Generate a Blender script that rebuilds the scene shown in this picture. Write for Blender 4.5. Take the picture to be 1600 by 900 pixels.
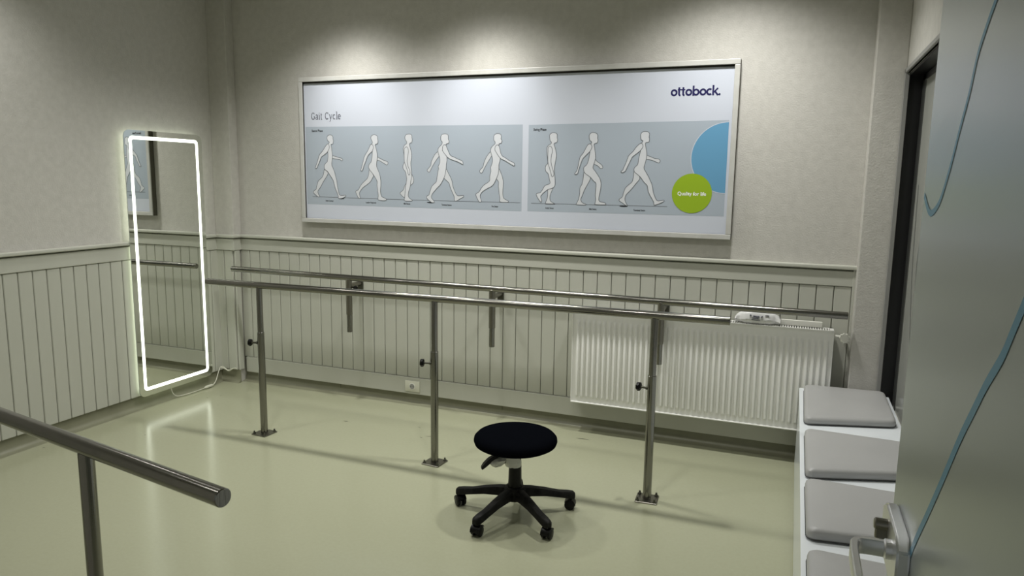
import bpy, bmesh, math, random
from mathutils import Vector, Matrix
from mathutils.geometry import tessellate_polygon
random.seed(7)
for o in list(bpy.data.objects): bpy.data.objects.remove(o)
SC = bpy.context.scene
COL = SC.collection

# ---------------------------------------------------------------- camera
cd = bpy.data.cameras.new('camera'); cam = bpy.data.objects.new('camera', cd); COL.objects.link(cam)
F_PX = 1129.74
cd.sensor_width = 36.0; cd.lens = F_PX * 36.0 / 1600.0; cd.clip_start = 0.02
yaw, pitch, roll = math.radians(-21.2313), math.radians(-8.6002), math.radians(0.8261)
fw = Vector((math.sin(yaw)*math.cos(pitch), math.cos(yaw)*math.cos(pitch), math.sin(pitch)))
rt = Vector((math.cos(yaw), -math.sin(yaw), 0)); up = rt.cross(fw)
r2 = math.cos(roll)*rt + math.sin(roll)*up; u2 = -math.sin(roll)*rt + math.cos(roll)*up
mw = Matrix((( r2.x, u2.x, -fw.x, 4.1226), (r2.y, u2.y, -fw.y, -4.4134), (r2.z, u2.z, -fw.z, 1.6), (0, 0, 0, 1)))
cam.matrix_world = mw
SC.camera = cam

# ---------------------------------------------------------------- world, exposure
w = bpy.data.worlds.new('world'); SC.world = w; w.use_nodes = True
w.node_tree.nodes['Background'].inputs[0].default_value = (0.80, 0.85, 0.82, 1)
w.node_tree.nodes['Background'].inputs[1].default_value = 0.25
SC.view_settings.view_transform = 'Standard'; SC.view_settings.look = 'None'
SC.view_settings.gamma = 1.0; SC.view_settings.use_curve_mapping = False
SC.view_settings.exposure = 0.0

# ceiling downlights of the room: x, y, watts, cone in degrees
CEIL = 3.02
LAMPS = [(1.25, -0.62, 84, 124), (2.24, -0.62, 84, 124), (3.72, -0.62, 108, 128),
         (0.55, -1.95, 42, 128), (1.75, -2.10, 42, 150), (3.20, -2.10, 42, 150),
         (1.20, -3.45, 24, 140)]
LAMP_RGB = (1.0, 0.99, 0.94)
CORE = {0: 30, 1: 34}     # hot core of the two spots turned towards the chart
LED = 3.0           # mirror light strip
HALO = 4.0

# ---------------------------------------------------------------- materials
def mat(name, rgb, rough=0.5, metal=0.0, spec=0.5, var=None, vscale=8.0, bump=0.0, bscale=60.0, bstretch=(1,1,1), coat=0.0, rvar=0.0, emit=None, estr=0.0, trans=0.0):
    m = bpy.data.materials.new(name); m.use_nodes = True
    nt = m.node_tree; b = nt.nodes['Principled BSDF']
    b.inputs['Base Color'].default_value = (*rgb, 1); b.inputs['Roughness'].default_value = rough
    b.inputs['Metallic'].default_value = metal; b.inputs['Specular IOR Level'].default_value = spec
    b.inputs['Coat Weight'].default_value = coat; b.inputs['Coat Roughness'].default_value = 0.08
    if trans: b.inputs['Transmission Weight'].default_value = trans
    if emit: b.inputs['Emission Color'].default_value = (*emit, 1); b.inputs['Emission Strength'].default_value = estr
    L = nt.links.new
    if var or bump or rvar:
        tc = nt.nodes.new('ShaderNodeTexCoord')
        mp = nt.nodes.new('ShaderNodeMapping'); mp.inputs['Scale'].default_value = bstretch
        L(tc.outputs['Object'], mp.inputs['Vector'])
    if var:
        n = nt.nodes.new('ShaderNodeTexNoise'); n.inputs['Scale'].default_value = vscale; n.inputs['Detail'].default_value = 6; n.inputs['Roughness'].default_value = .62
        L(mp.outputs[0], n.inputs['Vector'])
        cr = nt.nodes.new('ShaderNodeValToRGB'); cr.color_ramp.elements[0].position = .33; cr.color_ramp.elements[1].position = .67
        cr.color_ramp.elements[0].color = (*var, 1); cr.color_ramp.elements[1].color = (*rgb, 1)
        L(n.outputs['Fac'], cr.inputs[0]); L(cr.outputs[0], b.inputs['Base Color'])
    if rvar:
        n = nt.nodes.new('ShaderNodeTexNoise'); n.inputs['Scale'].default_value = 3.0; n.inputs['Detail'].default_value = 4
        L(mp.outputs[0], n.inputs['Vector'])
        mr = nt.nodes.new('ShaderNodeMapRange'); mr.inputs['From Min'].default_value = .3; mr.inputs['From Max'].default_value = .7
        mr.inputs['To Min'].default_value = rough - rvar; mr.inputs['To Max'].default_value = rough + rvar
        L(n.outputs['Fac'], mr.inputs[0]); L(mr.outputs[0], b.inputs['Roughness'])
    if bump:
        n2 = nt.nodes.new('ShaderNodeTexNoise'); n2.inputs['Scale'].default_value = bscale; n2.inputs['Detail'].default_value = 4
        L(mp.outputs[0], n2.inputs['Vector'])
        bp = nt.nodes.new('ShaderNodeBump'); bp.inputs['Strength'].default_value = bump; bp.inputs['Distance'].default_value = .01
        L(n2.outputs['Fac'], bp.inputs['Height']); L(bp.outputs[0], b.inputs['Normal'])
    return m

M = {}
M['plaster'] = mat('plaster', (0.60, 0.585, 0.55), .75, spec=.25, var=(0.54, 0.527, 0.493), vscale=24, bump=.22, bscale=120)
M['ceiling'] = mat('ceiling_paint', (0.55, 0.55, 0.50), .9)
M['board'] = mat('painted_board', (0.53, 0.535, 0.475), .45, var=(0.51, 0.515, 0.455), vscale=5, bump=.04, bscale=30, bstretch=(1, 1, .15))
M['groove'] = mat('groove_dark', (0.20, 0.20, 0.15), .8)
M['floor'] = mat('vinyl_floor', (0.400, 0.408, 0.288), .19, var=(0.384, 0.392, 0.275), vscale=60, bump=.012, bscale=14)
M['cove'] = mat('vinyl_cove_shaded', (0.25, 0.25, 0.175), .40, var=(0.225, 0.225, 0.155), vscale=9)  # floor vinyl darkened: shade at the wall foot is put into the colour
M['scuff'] = mat('scuff', (0.12, 0.12, 0.08), .8)
M['steel'] = mat('brushed_steel', (0.25, 0.245, 0.225), .17, metal=1.0, bump=.02, bscale=250, bstretch=(.05, 1, 1))
M['steel_rail'] = mat('turned_steel_rail', (0.25, 0.245, 0.225), .17, metal=1.0, bump=.07, bscale=700, bstretch=(1, .01, .01))
M['steel_dark'] = mat('bracket_steel', (0.24, 0.23, 0.20), .30, metal=1.0)
M['bolt'] = mat('bolt_dark', (0.10, 0.10, 0.08), .4, metal=.8)
M['black'] = mat('black_plastic', (0.004, 0.004, 0.004), .35, spec=.22, var=(0.007, 0.007, 0.0065), vscale=30)
M['black_dusty'] = mat('worn_black_plastic', (0.004, 0.004, 0.004), .5, spec=.14, var=(0.020, 0.0195, 0.018), vscale=18, bump=.1, bscale=60)
M['fabric'] = mat('black_fabric', (0.003, 0.0035, 0.005), .95, spec=.0, bump=.1, bscale=400)
M['wrap'] = mat('plastic_wrap', (0.62, 0.62, 0.57), .25, bump=.5, bscale=50)
M['wrap_white'] = mat('soft_pack', (0.80, 0.80, 0.80), .3)
M['mirror'] = mat('mirror_glass', (0.86, 0.88, 0.84), .0, metal=1.0)
M['mirror_edge'] = mat('mirror_edge', (0.55, 0.60, 0.55), .2)
M['housing'] = mat('mirror_housing', (0.7, 0.7, 0.66), .6)
M['led'] = mat('led_strip', (0.9, 0.9, 0.85), .4, emit=(0.93, 1.0, 0.84), estr=LED)
M['halo'] = mat('led_halo', (0.9, 0.9, 0.85), .4, emit=(0.93, 1.0, 0.80), estr=HALO)
M['white_plastic'] = mat('white_plastic', (0.75, 0.75, 0.69), .4)
M['cord'] = mat('cord_white', (0.66, 0.66, 0.56), .5)
M['radiator'] = mat('radiator_enamel', (0.87, 0.87, 0.84), .32)
M['dark'] = mat('dark_gap', (0.03, 0.03, 0.025), .8)
M['frame'] = mat('poster_frame', (0.56, 0.56, 0.54), .40, var=(0.51, 0.505, 0.48), vscale=14)
M['frame_side'] = mat('frame_backing', (0.085, 0.08, 0.06), .7)
M['sheet'] = mat('poster_sheet', (0.60, 0.635, 0.73), .36, spec=1.0, bump=.10, bscale=3.0, bstretch=(1, 1, .12))
M['panel'] = mat('poster_tint', (0.40, 0.455, 0.53), .36, spec=1.0, bump=.10, bscale=3.0, bstretch=(1, 1, .12))
M['fig'] = mat('figure_white', (0.66, 0.68, 0.73), .36, spec=1.0, bump=.10, bscale=3.0, bstretch=(1, 1, .12))
M['fig_far'] = mat('figure_far', (0.62, 0.64, 0.68), .36)
M['line'] = mat('figure_line', (0.13, 0.14, 0.16), .5)
M['ink'] = mat('ink_black', (0.015, 0.015, 0.02), .5)
M['title'] = mat('ink_title', (0.10, 0.105, 0.14), .5)
M['navy'] = mat('ink_navy', (0.012, 0.010, 0.085), .45)
M['blue'] = mat('disc_blue', (0.13, 0.33, 0.53), .36)
M['green'] = mat('disc_green', (0.30, 0.45, 0.02), .36)
M['white_ink'] = mat('ink_white', (0.85, 0.86, 0.86), .4)
M['laminate'] = mat('white_laminate', (0.84, 0.88, 0.92), .18)
M['vinyl'] = mat('grey_vinyl', (0.44, 0.44, 0.44), .42, var=(0.42, 0.42, 0.42), vscale=4, bump=.05, bscale=120)
M['vinyl_seam'] = mat('cushion_seam', (0.06, 0.06, 0.06), .7)
M['alu'] = mat('satin_aluminium', (0.84, 0.84, 0.86), .36, metal=1.0)
M['black_frame'] = mat('black_window_frame', (0.008, 0.008, 0.009), .35)
M['grey_frame'] = mat('grey_window_trim', (0.30, 0.30, 0.29), .5)
M['pane'] = mat('frosted_pane', (0.42, 0.43, 0.40), .22, spec=.6)
M['stile'] = mat('charcoal_stile', (0.045, 0.047, 0.045), .4)
M['arc'] = mat('pane_arc', (0.09, 0.10, 0.10), .35)
M['swoosh'] = mat('swoosh_blue', (0.10, 0.30, 0.46), .4)
M['lamp_ring'] = mat('lamp_ring', (0.8, 0.8, 0.8), .4)
M['lamp_lens'] = mat('lamp_lens', (0.9, 0.9, 0.9), .4, emit=LAMP_RGB, estr=6.0)

# frosted glass of the open door: translucent, diffusing, with a satin surface
m = bpy.data.materials.new('frosted_door_glass'); m.use_nodes = True; nt = m.node_tree
out = nt.nodes['Material Output']; nt.nodes.remove(nt.nodes['Principled BSDF'])
tr = nt.nodes.new('ShaderNodeBsdfTranslucent'); tr.inputs[0].default_value = (0.68, 0.73, 0.70, 1)
df = nt.nodes.new('ShaderNodeBsdfDiffuse'); df.inputs[0].default_value = (0.60, 0.64, 0.61, 1)
gl = nt.nodes.new('ShaderNodeBsdfGlossy'); gl.inputs[0].default_value = (.9, .93, .95, 1); gl.inputs['Roughness'].default_value = .28
m1 = nt.nodes.new('ShaderNodeMixShader'); m1.inputs[0].default_value = .5
nt.links.new(tr.outputs[0], m1.inputs[1]); nt.links.new(df.outputs[0], m1.inputs[2])
fr = nt.nodes.new('ShaderNodeFresnel'); fr.inputs[0].default_value = 2.0
m2 = nt.nodes.new('ShaderNodeMixShader'); nt.links.new(fr.outputs[0], m2.inputs[0])
nt.links.new(m1.outputs[0], m2.inputs[1]); nt.links.new(gl.outputs[0], m2.inputs[2]); nt.links.new(m2.outputs[0], out.inputs[0])
M['door_glass'] = m

# ---------------------------------------------------------------- helpers
ORG = {}
def origin(o): return ORG.get(o.name, Vector((0, 0, 0))) if o else Vector((0, 0, 0))
def tag(o, label=None, cat=None, group=None, kind=None):
    if label: o['label'] = label
    if cat: o['category'] = cat
    if group: o['group'] = group
    if kind: o['kind'] = kind
    return o
def thing(name, loc, label, cat, group=None):
    o = bpy.data.objects.new(name, None); COL.objects.link(o); o.location = loc; o.empty_display_size = .1
    ORG[o.name] = Vector(loc); return tag(o, label, cat, group)
def link(name, me, parent=None, base=None):
    """mesh in world coordinates -> object whose origin sits at its parent's origin (or at base)"""
    o = bpy.data.objects.new(name, me); COL.objects.link(o)
    if parent:
        o.parent = parent; og = origin(parent)
    else:
        og = Vector(base) if base else Vector((0, 0, 0)); o.location = og
    ORG[o.name] = og
    if og.length: me.transform(Matrix.Translation(-og))
    return o
def obj(name, bm, material, parent=None, base=None, smooth=False, label=None):
    bmesh.ops.recalc_face_normals(bm, faces=bm.faces)
    me = bpy.data.meshes.new(name); bm.to_mesh(me); bm.free()
    for mm in (material if isinstance(material, (list, tuple)) else [material]): me.materials.append(M[mm])
    if smooth:
        for p in me.polygons: p.use_smooth = True
        try: me.set_sharp_from_angle(angle=math.radians(38))
        except Exception: pass
    o = link(name, me, parent, base)
    if label: o['label'] = label
    return o
def box(bm, x0, x1, y0, y1, z0, z1, bev=0.0, seg=1):
    r = bmesh.ops.create_cube(bm, size=1.0)
    vs = r['verts']
    for v in vs:
        v.co = Vector(((x0+x1)/2 + v.co.x*(x1-x0), (y0+y1)/2 + v.co.y*(y1-y0), (z0+z1)/2 + v.co.z*(z1-z0)))
    if bev:
        es = list({e for v in vs for e in v.link_edges})
        bmesh.ops.bevel(bm, geom=es, offset=bev, segments=seg, affect='EDGES', profile=.5)
def boxo(name, x0, x1, y0, y1, z0, z1, material, parent=None, bev=0.0, seg=1, base=None, smooth=False):
    bm = bmesh.new(); box(bm, x0, x1, y0, y1, z0, z1, bev, seg); return obj(name, bm, material, parent, base, smooth)
def frame_of(d):
    d = d.normalized(); a = Vector((0, 0, 1)) if abs(d.z) < .9 else Vector((1, 0, 0))
    u = d.cross(a).normalized(); return u, d.cross(u).normalized()
def tube(bm, pts, rad, n=16, cap=True, rings=None):
    """sweep a circle along pts; rad is a number or a list"""
    pts = [Vector(p) for p in pts]; R = rad if isinstance(rad, (list, tuple)) else [rad]*len(pts)
    prev = None; loops = []
    for i, p in enumerate(pts):
        d = (pts[min(i+1, len(pts)-1)] - pts[max(i-1, 0)])
        if d.length < 1e-9: d = prev_d
        prev_d = d
        if prev is None: u, v = frame_of(d)
        else:
            dn = d.normalized(); u = (prev - dn*prev.dot(dn)).normalized(); v = dn.cross(u)
        prev = u
        loops.append([bm.verts.new(p + R[i]*(math.cos(2*math.pi*k/n)*u + math.sin(2*math.pi*k/n)*v)) for k in range(n)])
    for a, b in zip(loops, loops[1:]):
        for k in range(n): bm.faces.new((a[k], a[(k+1) % n], b[(k+1) % n], b[k]))
    if cap: bm.faces.new(loops[0][::-1]); bm.faces.new(loops[-1])
def rod(bm, a, b, r, n=20, ch=0.002):
    a, b = Vector(a), Vector(b); d = (b-a).normalized()
    tube(bm, [a, a+d*1e-5*0 + d*ch, b-d*ch, b], [r-ch, r, r, r-ch], n)
def lathe(bm, prof, c, n=32):
    """profile of (r, z) about the vertical axis through c"""
    loops = []
    for r, z in prof:
        if r < 1e-6: loops.append([bm.verts.new((c[0], c[1], c[2]+z))])
        else: loops.append([bm.verts.new((c[0]+r*math.cos(2*math.pi*k/n), c[1]+r*math.sin(2*math.pi*k/n), c[2]+z)) for k in range(n)])
    for a, b in zip(loops, loops[1:]):
        for k in range(n):
            q = [a[k % len(a)], a[(k+1) % len(a)], b[(k+1) % len(b)], b[k % len(b)]]
            q = list(dict.fromkeys(q))
            if len(q) > 2: bm.faces.new(q)
def spline(pts, per=6, closed=False):
    n = len(pts); P = [Vector(p) for p in pts]; out = []
    rng = range(n) if closed else range(n-1)
    for i in rng:
        p0 = P[(i-1) % n] if closed or i > 0 else P[0]; p1 = P[i]; p2 = P[(i+1) % n]
        p3 = P[(i+2) % n] if closed or i+2 < n else P[-1]
        for k in range(per):
            t = k/per
            out.append(.5*((2*p1)+(-p0+p2)*t+(2*p0-5*p1+4*p2-p3)*t*t+(-p0+3*p1-3*p2+p3)*t**3))
    if not closed: out.append(P[-1])
    return out
def ribbon(bm, pts, wd, y, closed=False, mi=0, plane='y'):
    """flat stroke of width wd through 2-D points on the plane y=const (or x=const)"""
    P = [Vector((p[0], p[1])) for p in pts]; n = len(P); L = []
    for i in range(n):
        a = P[(i-1) % n] if (closed or i > 0) else P[0]; b = P[(i+1) % n] if (closed or i < n-1) else P[-1]
        d = b-a; d = d.normalized() if d.length > 1e-9 else Vector((1, 0)); nn = Vector((-d.y, d.x))
        ww = wd[i] if isinstance(wd, (list, tuple)) else wd
        q = []
        for s in (-.5, .5):
            c = P[i] + nn*ww*s
            q.append(bm.verts.new((c.x, y, c.y) if plane == 'y' else (y, c.x, c.y)))
        L.append(q)
    for i in range(n if closed else n-1):
        a, b = L[i], L[(i+1) % n]
        f = bm.faces.new((a[0], a[1], b[1], b[0])); f.material_index = mi
def poly(bm, pts, y, mi=0):
    V = [bm.verts.new((p[0], y, p[1])) for p in pts]
    for tri in tessellate_polygon([[Vector((p[0], p[1], 0)) for p in pts]]):
        f = bm.faces.new([V[k] for k in tri]); f.material_index = mi
def rrect(w0, w1, h0, h1, r, seg=8):
    out = []
    for cx, cy, a0 in ((w1-r, h1-r, 0), (w0+r, h1-r, 90), (w0+r, h0+r, 180), (w1-r, h0+r, 270)):
        for k in range(seg+1):
            a = math.radians(a0 + 90*k/seg); out.append((cx+r*math.cos(a), cy+r*math.sin(a)))
    return out
def prism_x(bm, outline, x0, x1):
    a = [bm.verts.new((x0, p[0], p[1])) for p in outline]; b = [bm.verts.new((x1, p[0], p[1])) for p in outline]
    n = len(a); bm.faces.new(a); bm.faces.new(b[::-1])
    for k in range(n): bm.faces.new((a[k], b[k], b[(k+1) % n], a[(k+1) % n]))
def loop_x(bm, oo, ii, x0, x1):
    """closed band between two outlines, thickness x0..x1"""
    V = [[bm.verts.new((x, p[0], p[1])) for p in o] for o in (oo, ii) for x in (x0, x1)]; n = len(oo)
    for k in range(n):
        j = (k+1) % n
        for a, b in ((0, 1), (1, 3), (3, 2), (2, 0)): bm.faces.new((V[a][k], V[a][j], V[b][j], V[b][k]))
def text(name, body, size, x, z, y, material, parent, align='CENTER', bold=0.0, xs=1.0):
    c = bpy.data.curves.new('t', 'FONT'); c.body = body; c.size = size; c.align_x = align; c.offset = bold; c.resolution_u = 3
    t = bpy.data.objects.new('t', c); COL.objects.link(t); bpy.context.view_layer.update()
    me = bpy.data.meshes.new_from_object(t.evaluated_get(bpy.context.evaluated_depsgraph_get()))
    bpy.data.objects.remove(t); bpy.data.curves.remove(c)
    me.name = name; me.materials.clear(); me.materials.append(M[material])
    me.transform(Matrix.Translation((x, y, z)) @ Matrix.Rotation(math.pi/2, 4, 'X') @ Matrix.Diagonal((xs, 1, 1, 1)))
    return link(name, me, parent)
# ================================================================ the room
RX = 4.605          # right wall plane
FY = -4.20          # wall with the doorway
PIL = -0.13         # front of the pilaster beside the glass wall
def structure(o, label=None): tag(o, label, None, None, 'structure'); return o
bm = bmesh.new(); box(bm, -.15, 6.2, -6.4, .15, -.10, 0); floor = structure(obj('floor', bm, 'floor'), 'pale olive green vinyl floor')
bm = bmesh.new(); box(bm, -.15, 6.2, -6.4, .15, CEIL, CEIL+.1); structure(obj('ceiling', bm, 'ceiling'))
bm = bmesh.new(); box(bm, -.15, 5.2, 0, .15, 0, CEIL); wall_back = structure(obj('wall_back', bm, 'plaster'), 'grey plastered back wall behind the long chart')
bm = bmesh.new(); box(bm, -.15, 0, FY-.15, 0, 0, CEIL); wall_left = structure(obj('wall_left', bm, 'plaster'), 'grey plastered left wall behind the lit mirror')
bm = bmesh.new(); box(bm, 0, 3.36, FY-.15, FY, 0, CEIL); box(bm, 4.34, 6.2, FY-.15, FY, 0, CEIL); box(bm, 3.36, 4.34, FY-.15, FY, 2.15, CEIL)
structure(obj('wall_front', bm, 'plaster'))
OP0, OP1, OPZ = -3.0, PIL-.004, 2.16      # opening of the glass wall
bm = bmesh.new()
box(bm, RX, RX+.22, FY, OP0, 0, CEIL); box(bm, RX, RX+.22, OP0, 0, OPZ, CEIL); box(bm, RX, RX+.22, OP0, OP1, 0, .40); box(bm, RX, RX+.22, OP1, 0, 0, OPZ)
structure(obj('wall_right', bm, 'plaster'), 'grey plaster above the dark framed glass wall')
bm = bmesh.new(); box(bm, 4.457, RX, PIL, 0, 0, CEIL, .004, 2)
structure(obj('wall_pilaster', bm, 'plaster'), 'shallow plaster pilaster between back wall and glass wall')
bm = bmesh.new(); box(bm, 0, .172, -.082, 0, 0, CEIL, .003, 2)
col_ = structure(obj('wall_column', bm, 'plaster'), 'slim boxed column in the corner beside the mirror')

# wainscot: recessed backing, then single boards, base board, frieze board and cap rail
BZ0, BZ1 = .195, 1.03
boxo('wainscot_backing', .172, 4.452, -.010, 0, .07, 1.128, 'groove', wall_back)  # dark joints; top strip also carries the painted shade line under the cap
boxo('wainscot_backing', 0, .010, FY, -.082, .085, 1.128, 'groove', wall_left)
def board_mesh(wd, h, dp, axis):
    bm = bmesh.new()
    if axis == 'x': box(bm, 0, wd, -dp, 0, 0, h, .0035, 1)
    else: box(bm, 0, dp, -wd, 0, 0, h, .0035, 1)
    me = bpy.data.meshes.new('board'); bm.to_mesh(me); bm.free(); me.materials.append(M['board']); return me
def put(me, loc, parent, name='board'):
    o = bpy.data.objects.new(name, me); COL.objects.link(o); o.parent = parent; o.location = loc; ORG[o.name] = Vector((0, 0, 0)); return o
P_B = .0912; me_b = board_mesh(P_B-.0042, BZ1-BZ0, .022, 'x')
nb = 47
for i in range(nb): put(me_b, (.176 + i*(4.446-.176)/nb, 0, BZ0), wall_back)
P_L = .0862; me_l = board_mesh(P_L-.0042, BZ1-.088, .022, 'y'); i = 0
while -.082 - (i+1)*P_L > FY: put(me_l, (0, -.084 - i*P_L, .088), wall_left); i += 1
# boards on the corner column
me_c = board_mesh(.080, BZ1-.10, .020, 'x')
for x in (.004, .088): put(me_c, (x, -.080, .10), col_)
me_c2 = board_mesh(.050, BZ1-.10, .018, 'y')
put(me_c2, (.172, -.040, .10), col_); 
# base board (back wall only), frieze boards and cap rails
def trim(n, bms, material='board', label=None):
    o = obj('trim_%d' % n, bms, material); structure(o, label); return o
bm = bmesh.new(); box(bm, .20, 4.452, -.034, 0, .076, BZ0, .004, 2); tb = trim(1, bm, label='cream base board along the back wall under the panelling')
bm = bmesh.new(); box(bm, .190, 4.452, -.028, 0, BZ1+.002, 1.119, .003, 1); box(bm, 0, .192, -.108, 0, BZ1+.002, 1.119, .003, 1); trim(2, bm, label='flat frieze board above the back wall panelling')
bm = bmesh.new(); box(bm, 0, .028, FY, -.10, BZ1+.002, 1.119, .003, 1); trim(3, bm, label='flat frieze board above the left wall panelling')
bm = bmesh.new(); box(bm, .18, 4.466, -.046, 0, 1.127, 1.150, .006, 2); box(bm, 0, .206, -.122, 0, 1.127, 1.150, .006, 2); trim(4, bm, label='projecting cap rail on the back wall panelling')
bm = bmesh.new(); box(bm, 0, .044, FY, -.11, 1.127, 1.150, .006, 2); trim(5, bm, label='projecting cap rail on the left wall panelling')
bm = bmesh.new(); box(bm, 4.444, 4.462, -.030, 0, .076, 1.126, .002, 1); trim(6, bm, label='narrow end strip of the back wall panelling')
# vinyl coved up the walls
def cove(bm, pts_line, h, d):
    """quarter-round skirting: line of (point, inward normal)"""
    prof = [(0, h), (.004, h), (.005, .045), (.009, .025), (.017, .012), (.030, .004), (d, .0006), (0, .0006)]
    Ls = []
    for p, nrm in pts_line:
        Ls.append([bm.verts.new((p[0]+nrm[0]*a, p[1]+nrm[1]*a, b)) for a, b in prof])
    n = len(prof)
    for a, b in zip(Ls, Ls[1:]):
        for k in range(n): bm.faces.new((a[k], a[(k+1) % n], b[(k+1) % n], b[k]))
    bm.faces.new(Ls[0]); bm.faces.new(Ls[-1][::-1])
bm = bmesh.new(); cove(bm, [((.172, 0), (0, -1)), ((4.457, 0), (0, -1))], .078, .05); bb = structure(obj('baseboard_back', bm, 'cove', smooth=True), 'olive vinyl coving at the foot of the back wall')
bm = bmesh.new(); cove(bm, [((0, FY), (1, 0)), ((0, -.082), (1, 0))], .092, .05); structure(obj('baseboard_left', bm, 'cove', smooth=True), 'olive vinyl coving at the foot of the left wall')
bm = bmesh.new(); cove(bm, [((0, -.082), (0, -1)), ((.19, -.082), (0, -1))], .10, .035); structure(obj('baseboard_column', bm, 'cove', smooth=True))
for x in (1.05, 2.35): boxo('seam', x, x+.003, -.0062, 0, .004, .076, 'scuff', bb)
# dark scuffs and torn spots in the floor
for (x, y, a, l, wd) in ((1.45, -.53, .2, .05, .016), (2.09, -.56, .5, .07, .012), (2.05, -.60, -.4, .03, .008), (.47, -1.24, .8, .012, .010), (.11, -1.63, .3, .02, .008), (2.98, -.22, .1, .10, .010), (.30, -.42, .6, .02, .008), (.25, -.50, .2, .014, .008), (1.95, -.44, .3, .018, .006)):
    bm = bmesh.new(); n = 9; pts = []
    for k in range(n):
        t = 2*math.pi*k/n; rr = random.uniform(.6, 1.0); u, v = rr*l/2*math.cos(t), rr*wd/2*math.sin(t)
        pts.append(bm.verts.new((x+u*math.cos(a)-v*math.sin(a), y+u*math.sin(a)+v*math.cos(a), .0008)))
    bm.faces.new(pts); obj('scuff', bm, 'scuff', floor)

# ---------------------------------------------------------------- glass wall on the right
win = bpy.data.objects.new('window_1', None); COL.objects.link(win); win.location = (RX, -1.5, .44); ORG[win.name] = Vector((RX, -1.5, .44))
structure(win, 'black framed frosted glass wall behind the open door')
GX = RX + .078
boxo('jamb', RX+.012, GX+.03, OP1-.006, OP1-.001, .40, OPZ, 'black_frame', win)
boxo('jamb_trim', RX-.010, RX+.012, OP1-.020, OP1, .44, OPZ+.02, 'grey_frame', win, .002)
boxo('head_trim', RX-.010, RX+.012, OP0, OP1, OPZ, OPZ+.022, 'grey_frame', win, .002)
boxo('head', RX+.012, GX+.03, OP0, OP1, OPZ-.012, OPZ, 'black_frame', win)
boxo('sill', RX+.01, GX+.03, OP0, OP1, .40, .412, 'white_plastic', win, .002)
boxo('stile', GX-.004, GX+.012, OP1-.10, OP1-.008, .412, OPZ-.012, 'stile', win, .003)
boxo('top_rail', GX-.004, GX+.012, OP0, OP1-.008, OPZ-.045, OPZ-.012, 'black_frame', win, .003)
pane = boxo('pane', GX, GX+.008, -1.30, OP1-.10, .412, OPZ-.045, 'pane', win)
boxo('mullion', GX-.006, GX+.012, -1.345, -1.30, .412, OPZ-.045, 'black_frame', win, .003)
boxo('pane', GX, GX+.008, OP0, -1.345, .412, OPZ-.045, 'pane', win)
bm = bmesh.new()
ribbon(bm, spline([(-.95, .50), (-.84, .80), (-.72, 1.12), (-.58, 1.34), (-.50, 1.30), (-.50, 1.12), (-.62, .80), (-.74, .46)], 6), .014, GX-.001, plane='x')
ribbon(bm, spline([(-.30, 1.60), (-.36, 1.20), (-.52, .80), (-.70, .47)], 6), .010, GX-.001, plane='x')
obj('grey_arc', bm, 'arc', win)  # thin dark grey arcs just in front of the pane

# ---------------------------------------------------------------- open frosted glass door
DX = 4.300
door = bpy.data.objects.new('door_1', None); COL.objects.link(door); door.location = (DX, -4.12, 0); ORG[door.name] = Vector((DX, -4.12, 0))
structure(door, 'open frosted glass door with blue swooshes and a lever handle')
leaf = boxo('glass_leaf', DX-.005, DX+.005, -4.12, -3.206, .012, 2.11, 'door_glass', door, .0015)
SW1 = [(-3.60, 1.84), (-3.548, 1.794), (-3.534, 1.783), (-3.507, 1.765), (-3.476, 1.739), (-3.453, 1.701), (-3.42, 1.663), (-3.39, 1.625), (-3.354, 1.589), (-3.329, 1.573), (-3.289, 1.562), (-3.257, 1.566), (-3.215, 1.585)]
SW2 = [(-3.95, 1.75), (-3.85, 1.64), (-3.758, 1.523), (-3.724, 1.481), (-3.702, 1.455), (-3.663, 1.421), (-3.63, 1.388), (-3.585, 1.342), (-3.529, 1.277), (-3.47, 1.211), (-3.413, 1.149), (-3.36, 1.085), (-3.29, 1.01)]
for s, wd in ((SW1, .009), (SW2, .012)):
    bm = bmesh.new(); ribbon(bm, spline([(a, b, 0) for a, b in s], 5), wd, DX-.0056, plane='x'); obj('printed_swoosh', bm, 'swoosh', door)
# lock case, cylinder, lever
bm = bmesh.new(); ol = [(-3.232, 1.052), (-3.232, 1.118), (-3.262, 1.132), (-3.365, 1.132), (-3.393, 1.118), (-3.393, 1.066), (-3.365, 1.052)]
prism_x(bm, ol, DX-.022, DX-.0055); bmesh.ops.bevel(bm, geom=list(bm.edges), offset=.003, segments=2, affect='EDGES')
lock = obj('lock_case', bm, 'alu', door, smooth=True)
bm = bmesh.new(); rod(bm, (DX-.040, -3.292, 1.110), (DX-.02, -3.292, 1.110), .0085, 16); box(bm, DX-.038, DX-.02, -3.297, -3.287, 1.088, 1.108, .002); obj('lock_cylinder', bm, 'steel_dark', lock, smooth=True)
bm = bmesh.new(); rod(bm, (DX-.032, -3.345, 1.098), (DX-.02, -3.345, 1.098), .014, 20)
pth = spline([(DX-.026, -3.345, 1.098), (DX-.050, -3.345, 1.098), (DX-.064, -3.348, 1.098), (DX-.070, -3.360, 1.098), (DX-.071, -3.40, 1.096), (DX-.070, -3.475, 1.092)], 5)
Lv = []
for i_, p_ in enumerate(pth):
    d_ = (pth[min(i_+1, len(pth)-1)]-pth[max(i_-1, 0)]).normalized(); n_ = d_.cross(Vector((0, 0, 1))).normalized()
    Lv.append([bm.verts.new(p_+n_*a_*.0055+Vector((0, 0, b_*.0115))) for a_, b_ in ((-1, -.75), (-.6, -1), (.6, -1), (1, -.75), (1, .75), (.6, 1), (-.6, 1), (-1, .75))])
for a_, b_ in zip(Lv, Lv[1:]):
    for k in range(8): bm.faces.new((a_[k], a_[(k+1) % 8], b_[(k+1) % 8], b_[k]))
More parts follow.
